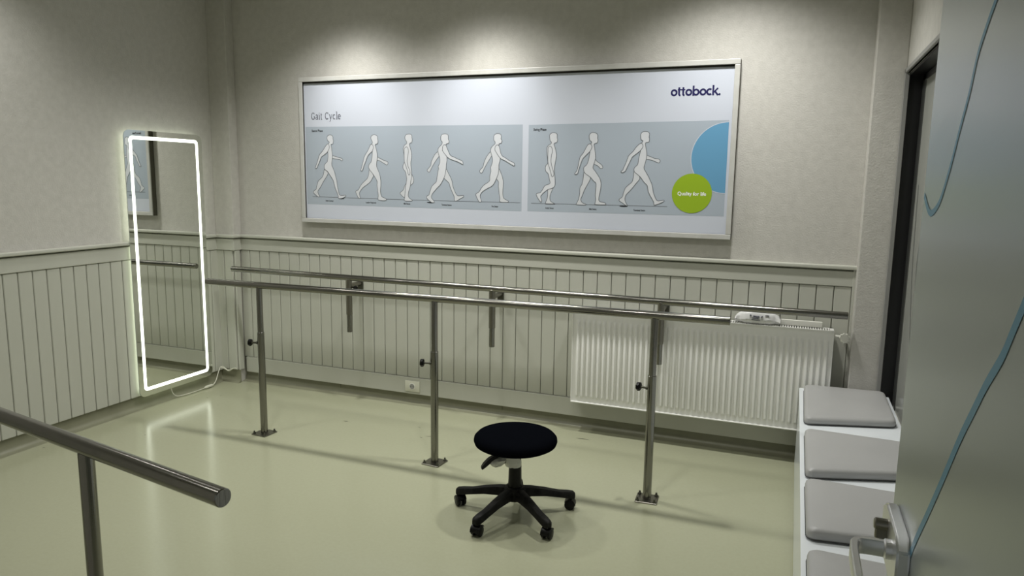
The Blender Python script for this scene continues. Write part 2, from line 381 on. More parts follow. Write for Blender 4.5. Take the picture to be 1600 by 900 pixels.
bm.faces.new(Lv[0]); bm.faces.new(Lv[-1][::-1])
obj('lever', bm, 'alu', lock, smooth=True)

# ---------------------------------------------------------------- ceiling downlights
for i, (x, y, wt, cone) in enumerate(LAMPS):
    t = thing('downlight', (x, y, CEIL), 'round recessed downlight in the ceiling', 'lamp', 'ceiling downlights')
    bm = bmesh.new(); lathe(bm, [(.080, 0), (.080, -.006), (.100, -.008), (.106, -.002), (.106, 0)], (x, y, CEIL)); obj('ring', bm, 'lamp_ring', t, smooth=True)
    bm = bmesh.new(); lathe(bm, [(0, -.003), (.0795, -.003), (.0795, 0), (0, 0)], (x, y, CEIL)); obj('lens', bm, 'lamp_lens', t)
    ld = bpy.data.lights.new('downlight_beam', 'SPOT'); ld.energy = wt; ld.color = LAMP_RGB; ld.spot_size = math.radians(cone); ld.spot_blend = 1.0; ld.shadow_soft_size = .07
    lo = bpy.data.objects.new('downlight_beam', ld); COL.objects.link(lo); lo.parent = t; lo.location = (0, 0, -.05)
    if i in CORE:
        ld = bpy.data.lights.new('downlight_core', 'SPOT'); ld.energy = CORE[i]; ld.color = LAMP_RGB; ld.spot_size = math.radians(54); ld.spot_blend = 1.0; ld.shadow_soft_size = .05
        lo = bpy.data.objects.new('downlight_core', ld); COL.objects.link(lo); lo.parent = t; lo.location = (0, 0, -.05)
        lo.rotation_euler = Vector((0, -y, 1.80-CEIL+.05)).to_track_quat('-Z', 'Y').to_euler()
# ================================================================ lit mirror on the left wall
MY0, MY1, MZ0, MZ1, MX = -.900, -.238, .085, 1.880, .056
t = thing('led_mirror', (.05, (MY0+MY1)/2, MZ0), 'tall mirror with rounded corners and a glowing light strip on the left wall', 'mirror')
bm = bmesh.new(); prism_x(bm, rrect(MY0, MY1, MZ0, MZ1, .045), MX-.006, MX)
bmesh.ops.recalc_face_normals(bm, faces=bm.faces)
for f in bm.faces: f.material_index = 0 if f.calc_center_median().x > MX-1e-4 else 1
obj('mirror_glass', bm, ['mirror', 'mirror_edge'], t)
i0, wd = .038, .022
bm = bmesh.new(); loop_x(bm, rrect(MY0+i0, MY1-i0, MZ0+i0, MZ1-i0, .028), rrect(MY0+i0+wd, MY1-i0-wd, MZ0+i0+wd, MZ1-i0-wd, .012), MX-.001, MX+.0008)
obj('light_strip', bm, 'led', t, label='glowing white strip set into the glass')
bm = bmesh.new(); i1 = .05; prism_x(bm, rrect(MY0+i1, MY1-i1, MZ0+i1, MZ1-i1, .02), .0445, MX-.006); obj('housing', bm, 'housing', t)
bm = bmesh.new(); i2 = .030; loop_x(bm, rrect(MY0+i2, MY1-i2, MZ0+i2, MZ1-i2, .035), rrect(MY0+i1, MY1-i1, MZ0+i1, MZ1-i1, .02), .0455, MX-.0062); obj('back_light', bm, 'halo', t)
bm = bmesh.new(); tube(bm, spline([(.047, -.63, .14), (.050, -.632, .09), (.054, -.622, .045), (.060, -.59, .016), (.070, -.52, .010), (.075, -.42, .010), (.078, -.345, .012)], 6), .0032, 8)
tube(bm, spline([(.078, -.265, .012), (.070, -.225, .035), (.058, -.185, .085), (.050, -.150, .122), (.058, -.125, .118), (.085, -.120, .098), (.115, -.122, .103), (.140, -.123, .112), (.172, -.121, .122)], 6), .0036, 8)
tube(bm, spline([(.050, -.150, .122), (.075, -.130, .108), (.110, -.126, .094), (.150, -.124, .116), (.185, -.118, .118)], 6), .0045, 8)
cdm = obj('power_cord', bm, 'cord', t, smooth=True, label='thin white cord')
bm = bmesh.new(); tube(bm, [(.078, -.350, .013), (.079, -.343, .013), (.079, -.335, .014), (.079, -.275, .014), (.078, -.268, .013), (.078, -.26, .013)], [.004, .008, .011, .011, .008, .004], 12); obj('inline_switch', bm, 'cord', cdm, smooth=True)

# ================================================================ long gait chart
PX0, PX1, PZ0, PZ1, PYF = .779, 3.781, 1.266, 2.284, -.050
t = thing('wall_chart', ((PX0+PX1)/2, 0, PZ0), 'long framed walking chart with eight figures on the back wall', 'poster')
boxo('backing', PX0, PX1, -.016, -.001, PZ0, PZ1, 'frame_side', t)
boxo('frame_side', PX0, PX0+.02, PYF+.009, -.016, PZ0, PZ1, 'frame_side', t); boxo('frame_side', PX1-.02, PX1, PYF+.009, -.016, PZ0, PZ1, 'frame_side', t)
boxo('frame_side', PX0+.02, PX1-.02, PYF+.009, -.016, PZ0, PZ0+.02, 'frame_side', t); boxo('frame_side', PX0+.02, PX1-.02, PYF+.009, -.016, PZ1-.02, PZ1, 'frame_side', t)
fwid = .030
bm = bmesh.new(); box(bm, PX0, PX1, PYF, PYF+.010, PZ1-fwid, PZ1, .003, 2); obj('frame_rail', bm, 'frame', t)
bm = bmesh.new(); box(bm, PX0, PX1, PYF, PYF+.010, PZ0, PZ0+fwid, .003, 2); obj('frame_rail', bm, 'frame', t)
bm = bmesh.new(); box(bm, PX0, PX0+fwid, PYF, PYF+.010, PZ0+fwid, PZ1-fwid, .003, 2); obj('frame_rail', bm, 'frame', t)
bm = bmesh.new(); box(bm, PX1-fwid, PX1, PYF, PYF+.010, PZ0+fwid, PZ1-fwid, .003, 2); obj('frame_rail', bm, 'frame', t)
SY = -.030; E_ = .00035
sheet = boxo('print_sheet', PX0+fwid, PX1-fwid, SY, -.016, PZ0+fwid, PZ1-fwid-.010, 'sheet', t)
bm = bmesh.new(); poly(bm, [(.818, 1.397), (2.477, 1.393), (2.477, 1.940), (.818, 1.945)], SY-E_); pa = obj('stance_panel', bm, 'panel', t, label='blue grey panel with five walking figures')
bm = bmesh.new(); poly(bm, [(2.518, 1.395), (3.735, 1.400), (3.735, 1.948), (2.518, 1.937)], SY-E_); pb = obj('swing_panel', bm, 'panel', t, label='blue grey panel with three walking figures')
# each figure: [body, near arm, far arm, far leg] outlines in metres on the sheet (x, z)
FIGS=[[[[0.999,1.869],[1.006,1.881],[1.023,1.887],[1.041,1.883],[1.049,1.869],[1.048,1.86],[1.053,1.845],[1.05,1.836],[1.047,1.824],[1.035,1.822],[1.031,1.814],[1.036,1.793],[1.04,1.758],[1.041,1.73],[1.034,1.682],[1.045,1.654],[1.056,1.629],[1.067,1.591],[1.075,1.556],[1.08,1.521],[1.088,1.486],[1.097,1.467],[1.122,1.465],[1.146,1.467],[1.143,1.458],[1.118,1.446],[1.087,1.443],[1.082,1.462],[1.073,1.486],[1.057,1.521],[1.048,1.556],[1.043,1.57],[1.021,1.601],[0.997,1.632],[0.976,1.645],[0.97,1.664],[0.973,1.678],[0.986,1.692],[0.997,1.702],[1.004,1.737],[1.003,1.772],[1.001,1.8],[0.996,1.817],[1.011,1.826],[1.017,1.838],[1.003,1.848]],[[0.996,1.819],[1.011,1.824],[1.016,1.8],[1.005,1.775],[0.988,1.758],[0.953,1.737],[0.944,1.727],[0.933,1.702],[0.919,1.677],[0.911,1.66],[0.901,1.653],[0.891,1.658],[0.898,1.665],[0.902,1.677],[0.912,1.698],[0.921,1.723],[0.928,1.741],[0.938,1.755],[0.959,1.775],[0.979,1.801]],[[1.039,1.742],[1.079,1.734],[1.096,1.729],[1.116,1.725],[1.126,1.717],[1.12,1.706],[1.108,1.713],[1.087,1.718],[1.066,1.72],[1.039,1.726]],[[0.976,1.643],[1.001,1.622],[0.983,1.59],[0.961,1.562],[0.938,1.526],[0.914,1.497],[0.91,1.486],[0.915,1.469],[0.926,1.453],[0.909,1.451],[0.889,1.465],[0.87,1.481],[0.877,1.493],[0.895,1.504],[0.9,1.522],[0.909,1.547],[0.918,1.565],[0.949,1.59],[0.962,1.614],[0.969,1.643]]],[[[1.359,1.863],[1.366,1.878],[1.382,1.885],[1.401,1.882],[1.412,1.873],[1.412,1.858],[1.416,1.843],[1.413,1.826],[1.398,1.821],[1.393,1.814],[1.399,1.796],[1.407,1.765],[1.409,1.728],[1.403,1.691],[1.404,1.667],[1.415,1.643],[1.427,1.613],[1.434,1.575],[1.434,1.541],[1.431,1.5],[1.439,1.466],[1.46,1.456],[1.478,1.446],[1.464,1.437],[1.424,1.438],[1.41,1.445],[1.413,1.472],[1.408,1.507],[1.404,1.541],[1.405,1.568],[1.391,1.592],[1.371,1.619],[1.347,1.646],[1.337,1.666],[1.342,1.682],[1.352,1.694],[1.36,1.704],[1.367,1.738],[1.37,1.772],[1.366,1.802],[1.357,1.816],[1.371,1.829],[1.368,1.843]],[[1.357,1.818],[1.374,1.816],[1.378,1.796],[1.367,1.772],[1.345,1.755],[1.329,1.735],[1.316,1.704],[1.301,1.676],[1.291,1.649],[1.283,1.639],[1.273,1.641],[1.277,1.652],[1.283,1.669],[1.292,1.697],[1.302,1.728],[1.311,1.748],[1.33,1.772],[1.344,1.796]],[[1.403,1.737],[1.428,1.726],[1.452,1.715],[1.483,1.705],[1.493,1.697],[1.487,1.681],[1.471,1.686],[1.448,1.698],[1.424,1.71],[1.403,1.714]],[[1.346,1.649],[1.375,1.609],[1.366,1.588],[1.35,1.564],[1.321,1.543],[1.288,1.522],[1.268,1.5],[1.259,1.483],[1.263,1.462],[1.264,1.447],[1.25,1.451],[1.238,1.472],[1.229,1.493],[1.239,1.503],[1.251,1.507],[1.264,1.528],[1.281,1.549],[1.306,1.57],[1.326,1.588],[1.337,1.615]]],[[[1.627,1.861],[1.631,1.878],[1.645,1.886],[1.664,1.888],[1.679,1.879],[1.681,1.864],[1.683,1.845],[1.678,1.83],[1.667,1.828],[1.661,1.818],[1.667,1.798],[1.676,1.765],[1.678,1.736],[1.671,1.699],[1.673,1.659],[1.677,1.632],[1.675,1.606],[1.67,1.572],[1.665,1.538],[1.654,1.505],[1.649,1.477],[1.66,1.457],[1.679,1.446],[1.676,1.439],[1.637,1.438],[1.619,1.442],[1.622,1.463],[1.626,1.497],[1.628,1.531],[1.634,1.558],[1.638,1.585],[1.635,1.612],[1.627,1.639],[1.614,1.653],[1.61,1.672],[1.616,1.692],[1.624,1.709],[1.62,1.739],[1.615,1.772],[1.614,1.795],[1.625,1.815],[1.639,1.824],[1.64,1.838],[1.633,1.845]],[[1.623,1.792],[1.64,1.802],[1.651,1.789],[1.653,1.765],[1.647,1.739],[1.643,1.705],[1.65,1.672],[1.662,1.649],[1.665,1.629],[1.658,1.615],[1.65,1.622],[1.645,1.645],[1.631,1.679],[1.622,1.705],[1.62,1.739],[1.62,1.769]],[],[[1.675,1.622],[1.688,1.599],[1.693,1.578],[1.684,1.557],[1.665,1.542],[1.641,1.511],[1.626,1.504],[1.626,1.474],[1.618,1.462],[1.598,1.475],[1.585,1.491],[1.599,1.503],[1.613,1.517],[1.622,1.541],[1.638,1.565],[1.661,1.592]]],[[[1.898,1.856],[1.9,1.873],[1.911,1.884],[1.931,1.887],[1.948,1.882],[1.953,1.869],[1.953,1.853],[1.959,1.84],[1.955,1.825],[1.942,1.823],[1.937,1.814],[1.941,1.798],[1.935,1.778],[1.944,1.726],[1.939,1.687],[1.937,1.658],[1.928,1.615],[1.913,1.582],[1.894,1.552],[1.872,1.532],[1.849,1.508],[1.832,1.488],[1.827,1.465],[1.842,1.448],[1.849,1.435],[1.83,1.433],[1.808,1.447],[1.791,1.464],[1.796,1.477],[1.809,1.484],[1.819,1.514],[1.831,1.541],[1.849,1.558],[1.864,1.572],[1.87,1.601],[1.877,1.641],[1.882,1.661],[1.879,1.674],[1.889,1.694],[1.891,1.72],[1.885,1.746],[1.877,1.772],[1.88,1.792],[1.894,1.808],[1.907,1.821],[1.909,1.834],[1.9,1.843]],[[1.91,1.782],[1.916,1.811],[1.935,1.814],[1.944,1.795],[1.955,1.772],[1.97,1.746],[1.994,1.736],[2.023,1.723],[2.048,1.714],[2.059,1.706],[2.061,1.688],[2.048,1.693],[2.03,1.702],[2.001,1.712],[1.972,1.721],[1.95,1.733],[1.931,1.752],[1.913,1.775]],[[1.877,1.769],[1.885,1.743],[1.87,1.723],[1.853,1.7],[1.835,1.673],[1.82,1.647],[1.812,1.635],[1.801,1.639],[1.795,1.648],[1.808,1.663],[1.822,1.68],[1.827,1.703],[1.839,1.729],[1.857,1.756]],[[1.937,1.658],[1.953,1.632],[1.972,1.599],[1.981,1.577],[1.988,1.544],[2.003,1.508],[2.02,1.484],[2.042,1.483],[2.066,1.485],[2.064,1.475],[2.042,1.463],[2.013,1.447],[2.0,1.452],[1.998,1.475],[1.983,1.504],[1.968,1.537],[1.961,1.56],[1.951,1.573],[1.924,1.595],[1.924,1.615]]],[[[2.279,1.854],[2.281,1.872],[2.293,1.883],[2.311,1.885],[2.326,1.88],[2.332,1.866],[2.33,1.852],[2.336,1.841],[2.332,1.825],[2.318,1.821],[2.315,1.811],[2.319,1.796],[2.31,1.778],[2.325,1.728],[2.318,1.69],[2.317,1.661],[2.312,1.626],[2.298,1.594],[2.285,1.568],[2.267,1.549],[2.239,1.535],[2.211,1.519],[2.193,1.502],[2.186,1.482],[2.194,1.457],[2.192,1.445],[2.179,1.447],[2.165,1.469],[2.155,1.492],[2.161,1.501],[2.179,1.512],[2.193,1.534],[2.214,1.557],[2.242,1.574],[2.253,1.587],[2.254,1.613],[2.261,1.645],[2.259,1.67],[2.269,1.696],[2.272,1.721],[2.266,1.747],[2.258,1.772],[2.261,1.794],[2.277,1.811],[2.287,1.819],[2.289,1.832],[2.281,1.841]],[[2.287,1.785],[2.296,1.81],[2.314,1.81],[2.322,1.791],[2.328,1.766],[2.34,1.744],[2.363,1.731],[2.39,1.714],[2.418,1.702],[2.426,1.69],[2.422,1.681],[2.408,1.687],[2.384,1.7],[2.356,1.715],[2.335,1.723],[2.317,1.739],[2.298,1.766]],[[2.258,1.769],[2.266,1.75],[2.255,1.728],[2.239,1.705],[2.224,1.68],[2.211,1.657],[2.201,1.638],[2.19,1.632],[2.181,1.644],[2.188,1.657],[2.204,1.673],[2.211,1.699],[2.223,1.727],[2.24,1.753]],[[2.317,1.661],[2.333,1.633],[2.345,1.601],[2.349,1.576],[2.348,1.544],[2.347,1.505],[2.352,1.476],[2.37,1.464],[2.387,1.455],[2.377,1.448],[2.328,1.45],[2.326,1.473],[2.32,1.511],[2.315,1.549],[2.316,1.575],[2.309,1.588],[2.298,1.6],[2.302,1.616]]],[[[2.658,1.861],[2.659,1.874],[2.671,1.885],[2.687,1.887],[2.703,1.882],[2.708,1.87],[2.707,1.857],[2.71,1.843],[2.706,1.828],[2.693,1.824],[2.688,1.815],[2.694,1.798],[2.702,1.772],[2.706,1.746],[2.701,1.713],[2.695,1.68],[2.695,1.647],[2.698,1.614],[2.701,1.58],[2.698,1.557],[2.681,1.543],[2.656,1.536],[2.628,1.516],[2.614,1.502],[2.607,1.488],[2.615,1.465],[2.611,1.455],[2.602,1.461],[2.589,1.478],[2.577,1.501],[2.584,1.51],[2.603,1.515],[2.617,1.532],[2.634,1.559],[2.666,1.573],[2.662,1.6],[2.654,1.633],[2.638,1.649],[2.634,1.669],[2.638,1.686],[2.649,1.699],[2.646,1.732],[2.642,1.765],[2.642,1.795],[2.653,1.811],[2.667,1.818],[2.67,1.83],[2.662,1.838]],[[2.65,1.795],[2.664,1.805],[2.675,1.792],[2.679,1.772],[2.672,1.746],[2.67,1.713],[2.675,1.686],[2.685,1.657],[2.691,1.633],[2.686,1.617],[2.677,1.619],[2.671,1.64],[2.66,1.673],[2.651,1.703],[2.649,1.739],[2.649,1.772]],[],[[2.656,1.543],[2.688,1.55],[2.674,1.513],[2.668,1.486],[2.673,1.463],[2.701,1.447],[2.697,1.443],[2.644,1.443],[2.64,1.452],[2.65,1.479],[2.653,1.506]]],[[[2.914,1.859],[2.916,1.874],[2.927,1.884],[2.943,1.885],[2.96,1.88],[2.967,1.868],[2.966,1.852],[2.969,1.839],[2.964,1.823],[2.951,1.82],[2.946,1.811],[2.95,1.791],[2.956,1.759],[2.957,1.727],[2.948,1.695],[2.944,1.672],[2.958,1.653],[2.975,1.63],[2.989,1.608],[2.997,1.582],[2.996,1.546],[2.989,1.507],[2.987,1.477],[2.998,1.466],[3.021,1.462],[3.032,1.455],[3.025,1.449],[2.966,1.449],[2.964,1.457],[2.967,1.48],[2.964,1.506],[2.965,1.539],[2.965,1.578],[2.949,1.594],[2.928,1.616],[2.904,1.632],[2.889,1.645],[2.884,1.665],[2.888,1.678],[2.902,1.691],[2.912,1.714],[2.918,1.746],[2.921,1.772],[2.916,1.804],[2.909,1.811],[2.927,1.82],[2.93,1.83],[2.918,1.84]],[[2.909,1.814],[2.925,1.816],[2.933,1.798],[2.921,1.773],[2.904,1.756],[2.881,1.733],[2.873,1.72],[2.861,1.687],[2.852,1.658],[2.846,1.636],[2.832,1.632],[2.828,1.638],[2.838,1.651],[2.845,1.668],[2.851,1.7],[2.857,1.73],[2.863,1.743],[2.88,1.765],[2.896,1.795]],[[2.952,1.726],[2.969,1.711],[2.993,1.695],[3.004,1.682],[3.004,1.672],[2.991,1.669],[2.973,1.685],[2.947,1.699]],[[2.889,1.649],[2.911,1.633],[2.929,1.61],[2.913,1.574],[2.893,1.537],[2.881,1.504],[2.871,1.478],[2.882,1.458],[2.906,1.449],[2.896,1.444],[2.844,1.445],[2.846,1.456],[2.857,1.481],[2.863,1.517],[2.864,1.55],[2.875,1.57],[2.881,1.596],[2.884,1.622]]],[[[3.231,1.86],[3.232,1.875],[3.241,1.886],[3.257,1.889],[3.275,1.886],[3.283,1.873],[3.281,1.856],[3.284,1.847],[3.281,1.828],[3.267,1.825],[3.261,1.819],[3.264,1.797],[3.271,1.766],[3.271,1.734],[3.264,1.703],[3.258,1.674],[3.27,1.652],[3.287,1.624],[3.301,1.596],[3.312,1.571],[3.32,1.533],[3.334,1.498],[3.348,1.481],[3.37,1.483],[3.387,1.485],[3.384,1.477],[3.361,1.465],[3.333,1.455],[3.327,1.46],[3.325,1.473],[3.312,1.495],[3.291,1.532],[3.282,1.57],[3.263,1.589],[3.239,1.62],[3.216,1.639],[3.201,1.652],[3.199,1.671],[3.208,1.683],[3.22,1.696],[3.224,1.728],[3.229,1.753],[3.233,1.778],[3.228,1.8],[3.223,1.813],[3.241,1.825],[3.245,1.835],[3.235,1.841]],[[3.225,1.815],[3.24,1.819],[3.247,1.8],[3.233,1.778],[3.211,1.759],[3.186,1.74],[3.177,1.721],[3.165,1.696],[3.153,1.67],[3.145,1.654],[3.128,1.646],[3.119,1.652],[3.13,1.661],[3.136,1.677],[3.148,1.705],[3.157,1.731],[3.163,1.747],[3.188,1.772],[3.206,1.797]],[[3.266,1.749],[3.295,1.741],[3.321,1.731],[3.343,1.728],[3.353,1.717],[3.346,1.705],[3.332,1.709],[3.302,1.721],[3.267,1.728]],[[3.201,1.655],[3.236,1.617],[3.212,1.579],[3.181,1.54],[3.159,1.517],[3.151,1.5],[3.15,1.481],[3.161,1.456],[3.168,1.448],[3.155,1.449],[3.135,1.463],[3.114,1.476],[3.117,1.487],[3.133,1.5],[3.139,1.523],[3.149,1.552],[3.167,1.571],[3.189,1.591],[3.196,1.62]]]]
for i, (body, arm, farm, fleg) in enumerate(FIGS):
    bm = bmesh.new(); y = SY - 2*E_
    for pts, mi in ((farm, 1), (fleg, 1), (body, 0), (arm, 0)):
        if not pts: continue
        q = [(p.x, p.y) for p in spline([(a, b, 0) for a, b in pts], 4, True)]
        poly(bm, q, y, mi); ribbon(bm, q, .0034, y-E_*.5, True, 2); y -= E_
    me = bpy.data.meshes.new('figure'); 
    bm.to_mesh(me); bm.free()
    for k in ('fig', 'fig_far', 'line'): me.materials.append(M[k])
    link('figure', me, pa if i < 5 else pb)
bm = bmesh.new(); ribbon(bm, [(.863, 1.451), (1.70, 1.446), (2.467, 1.447)], .0028, SY-2*E_); obj('ground_line', bm, 'line', pa)
bm = bmesh.new(); ribbon(bm, [(2.543, 1.446), (3.407, 1.448)], .0028, SY-2*E_); obj('ground_line', bm, 'line', pb)
for x, z, pp in ((1.109, 1.442, pa), (1.819, 1.432, pa), (3.143, 1.443, pb)):
    bm = bmesh.new(); poly(bm, [(x+.026*math.cos(k*math.pi/8), z+.0045*math.sin(k*math.pi/8)) for k in range(16)], SY-2.2*E_); obj('foot_mark', bm, 'ink', pp)
for s, x, z, pp in (('Initial Contact', 1.008, 1.420, pa), ('Loading Response', 1.352, 1.416, pa), ('Mid Stance', 1.639, 1.415, pa), ('Terminal Stance', 1.94, 1.415, pa), ('Pre Swing', 2.292, 1.414, pa), ('Initial Swing', 2.667, 1.414, pb), ('Mid Swing', 2.95, 1.415, pb), ('Terminal Swing', 3.24, 1.416, pb)):
    text('caption', s, .0145, x, z, SY-2.5*E_, 'ink', pp, 'CENTER', .0003, .80)
text('panel_title', 'Stance Phase', .0225, .870, 1.909, SY-2.5*E_, 'ink', pa, 'LEFT', .0006, .80)
text('panel_title', 'Swing Phase', .0225, 2.550, 1.900, SY-2.5*E_, 'ink', pb, 'LEFT', .0006, .78)
# discs
bm = bmesh.new(); cx, cz, rb = 3.735, 1.735, .203
poly(bm, [(cx, cz+rb)] + [(cx+rb*math.cos(math.radians(a)), cz+rb*math.sin(math.radians(a))) for a in range(96, 270, 4)] + [(cx, cz-rb)], SY-3*E_, 0)
ribbon(bm, [(cx+rb*math.cos(math.radians(a)), cz+rb*math.sin(math.radians(a))) for a in range(90, 271, 4)], .004, SY-3.5*E_, False, 1)
obj('blue_disc', bm, ['blue', 'sheet'], t)
gx, gz, rg = 3.546, 1.529, .1155
bm = bmesh.new(); poly(bm, [(gx+rg*math.cos(math.radians(a)), gz+rg*math.sin(math.radians(a))) for a in range(0, 360, 5)], SY-5*E_); gd = obj('green_disc', bm, 'green', t)
text('slogan', 'Quality for life', .0300, gx, gz-.012, SY-6*E_, 'white_ink', gd, 'CENTER', .0007, .94)
# brand lettering built from heavy strokes
def ell(cx, cy, rx, ry, a0, a1, n=20): return [(cx+rx*math.cos(math.radians(a0+(a1-a0)*k/n)), cy+ry*math.sin(math.radians(a0+(a1-a0)*k/n))) for k in range(n+1)]
bm = bmesh.new(); X, Z, h, sw = 3.398, 2.0885, .040, .0105; y = SY-2*E_; cnt = 0
def st(pts, wd=sw):
    global cnt; cnt += 1; ribbon(bm, pts, wd, y - cnt*.00002)
def oo(x): st(ell(x+.0185, Z+h/2, .0145, h/2-sw/2, 0, 360, 28))
oo(X); X += .039
st([(X+.008, Z+h+.010), (X+.008, Z+.012)] + ell(X+.016, Z+.012, .008, .0078, 180, 275, 8)[1:]); st([(X, Z+h-.004), (X+.043, Z+h-.004)], .0078)
X += .0235; st([(X+.008, Z+h+.010), (X+.008, Z+.012)] + ell(X+.016, Z+.012, .008, .0078, 180, 275, 8)[1:]); X += .0215
oo(X); X += .040
st([(X+.0045, Z+h+.017), (X+.0045, Z)]); oo(X+.001); X += .040
oo(X); X += .038
st(ell(X+.0175, Z+h/2, .0138, h/2-sw/2, 48, 312, 20)); X += .033
st([(X+.0045, Z+h+.017), (X+.0045, Z)]); st([(X+.030, Z+h), (X+.009, Z+.017)], .0085); st([(X+.013, Z+.024), (X+.032, Z)], .0095); X += .036
st(ell(X+.004, Z+.005, .0030, .0030, 0, 360, 12), .0065)
obj('brand_lettering', bm, 'navy', t)
# serif title "Gait Cycle"
bm = bmesh.new(); X, Z, H, xh = .870, 1.994, .0485, .034; y = SY-2*E_; cnt = 0; tk, tn = .0060, .0036
def serif(x, z, l=.011): st([(x-l/2, z), (x+l/2, z)], .0026)
def G(x):
    st(ell(x+.0155, Z+H/2, .0135, H/2-.002, 50, 180, 12), tk*.8); st(ell(x+.0155, Z+H/2, .0135, H/2-.002, 180, 318, 12), tk); st([(x+.027, Z+H*.45), (x+.027, Z+.008)], tk); serif(x+.025, Z+H*.45, .013); st([(x+.0255, Z+H-.001), (x+.0255, Z+H*.74)], tn)
def C(x):
    st(ell(x+.0155, Z+H/2, .0135, H/2-.002, 50, 180, 12), tk*.8); st(ell(x+.0155, Z+H/2, .0135, H/2-.002, 180, 312, 12), tk); st([(x+.0255, Z+H-.001), (x+.0255, Z+H*.74)], tn)
def a_(x):
    st(ell(x+.0095, Z+xh-.0085, .0075, .007, 150, 0, 8)+[(x+.017, Z+.006), (x+.0195, Z+.0015)], tk); st(ell(x+.0095, Z+.0095, .0070, .0080, 60, 320, 12), tk*.8)
def i_(x):
    st([(x+.006, Z), (x+.006, Z+xh)], tk); serif(x+.006, Z+.001); serif(x+.0035, Z+xh-.001, .008); st([(x+.0035, Z+xh+.010), (x+.0085, Z+xh+.010)], .0055)
def t_(x):
    st([(x+.0055, Z+xh+.009), (x+.0055, Z+.006)]+ell(x+.011, Z+.006, .0055, .0048, 180, 290, 6)[1:], tk); st([(x+.001, Z+xh-.001), (x+.014, Z+xh-.001)], .0028)
def y_(x):
    st([(x+.003, Z+xh), (x+.0125, Z+.002)], tk); st([(x+.022, Z+xh), (x+.0125, Z+.002), (x+.008, Z-.012), (x+.002, Z-.013)], tn); serif(x+.003, Z+xh-.001, .010); serif(x+.022, Z+xh-.001, .008)
def c_(x): st(ell(x+.0115, Z+xh/2, .0095, xh/2-.002, 45, 315, 16), tk*.9)
def l_(x): st([(x+.006, Z), (x+.006, Z+H+.004)], tk); serif(x+.006, Z+.001); serif(x+.0035, Z+H+.003, .008)
def e_(x): st(ell(x+.0115, Z+xh/2, .0095, xh/2-.002, 0, 310, 18), tk*.9); st([(x+.003, Z+xh/2), (x+.021, Z+xh/2)], .0028)
for fn, adv in ((G, .0285), (a_, .0205), (i_, .0125), (t_, .0300), (C, .0275), (y_, .0235), (c_, .0215), (l_, .0125), (e_, .02)):
    if fn is C: obj('title_word', bm, 'title', t); bm = bmesh.new()
    fn(X); X += adv*1.27
obj('title_word', bm, 'title', t)

# ================================================================ hand bars
def star_knob(bm, c, axis, r=.021, th=.022, lobes=7):
    c, axis = Vector(c), Vector(axis).normalized(); u, v = frame_of(axis); n = lobes*4; L = []
    for off, sc in ((-th/2, .72), (-th/2+.005, 1), (th/2-.005, 1), (th/2, .74)):
        L.append([bm.verts.new(c + axis*off + sc*r*(1+.10*math.cos(lobes*2*math.pi*k/n))*(math.cos(2*math.pi*k/n)*u+math.sin(2*math.pi*k/n)*v)) for k in range(n)])
    for a, b in zip(L, L[1:]):
        for k in range(n): bm.faces.new((a[k], a[(k+1) % n], b[(k+1) % n], b[k]))
    bm.faces.new(L[0][::-1]); bm.faces.new(L[-1])
def post(parent, x, y, zr, ang=0.0, knob=(-1, -.15, 0), zj=.648):
    bm = bmesh.new(); rod(bm, (x, y, zj-.05), (x, y, zr-.012), .0185, 24); p = obj('post', bm, 'steel', parent, smooth=True)
    bm = bmesh.new(); rod(bm, (x, y, .006), (x, y, zj), .0215, 24, .0015); obj('outer_tube', bm, 'steel', p, smooth=True)
    bm = bmesh.new(); c, s = math.cos(ang), math.sin(ang)
    box(bm, -.055, .055, -.055, .055, 0.0005, .007, .002); bmesh.ops.transform(bm, matrix=Matrix.Translation((x, y, 0)) @ Matrix.Rotation(ang, 4, 'Z'), verts=bm.verts); bp = obj('base_plate', bm, 'steel_dark', parent)
    for a, b in ((-.042, -.042), (.042, -.042), (-.042, .042), (.042, .042)):
        bm = bmesh.new(); px, py = x+a*c-b*s, y+a*s+b*c; rod(bm, (px, py, .006), (px, py, .013), .0095, 6, .001); rod(bm, (px, py, .012), (px, py, .024), .005, 8, .001); obj('bolt', bm, 'bolt', bp)
    if knob:
        k = Vector(knob).normalized(); bm = bmesh.new(); b0 = Vector((x, y, .580))
        tube(bm, [b0+k*.018, b0+k*.030, b0+k*.0305, b0+k*.062], [.0095, .0095, .006, .006], 12); kb = obj('clamp_screw', bm, 'bolt', parent, smooth=True)
        bm = bmesh.new(); star_knob(bm, b0+k*.070, k); obj('knob', bm, 'black', kb, smooth=True)
R_ = .0205
# bar on three floor posts in the middle of the room
t = thing('parallel_bar', (2.30, -.925, 0), 'steel parallel bar on three floor posts in front of the back wall', 'handrail', 'steel gait training bars')
bm = bmesh.new(); rod(bm, (.715, -.925, .936), (3.872, -.925, .952), R_, 28); obj('rail', bm, 'steel_rail', t, smooth=True)
for x, zr in ((1.118, .938), (2.312, .944), (3.518, .950)): post(t, x, -.925, zr, random.uniform(-.1, .1), (-1, -.25 if x < 3 else .25, 0))
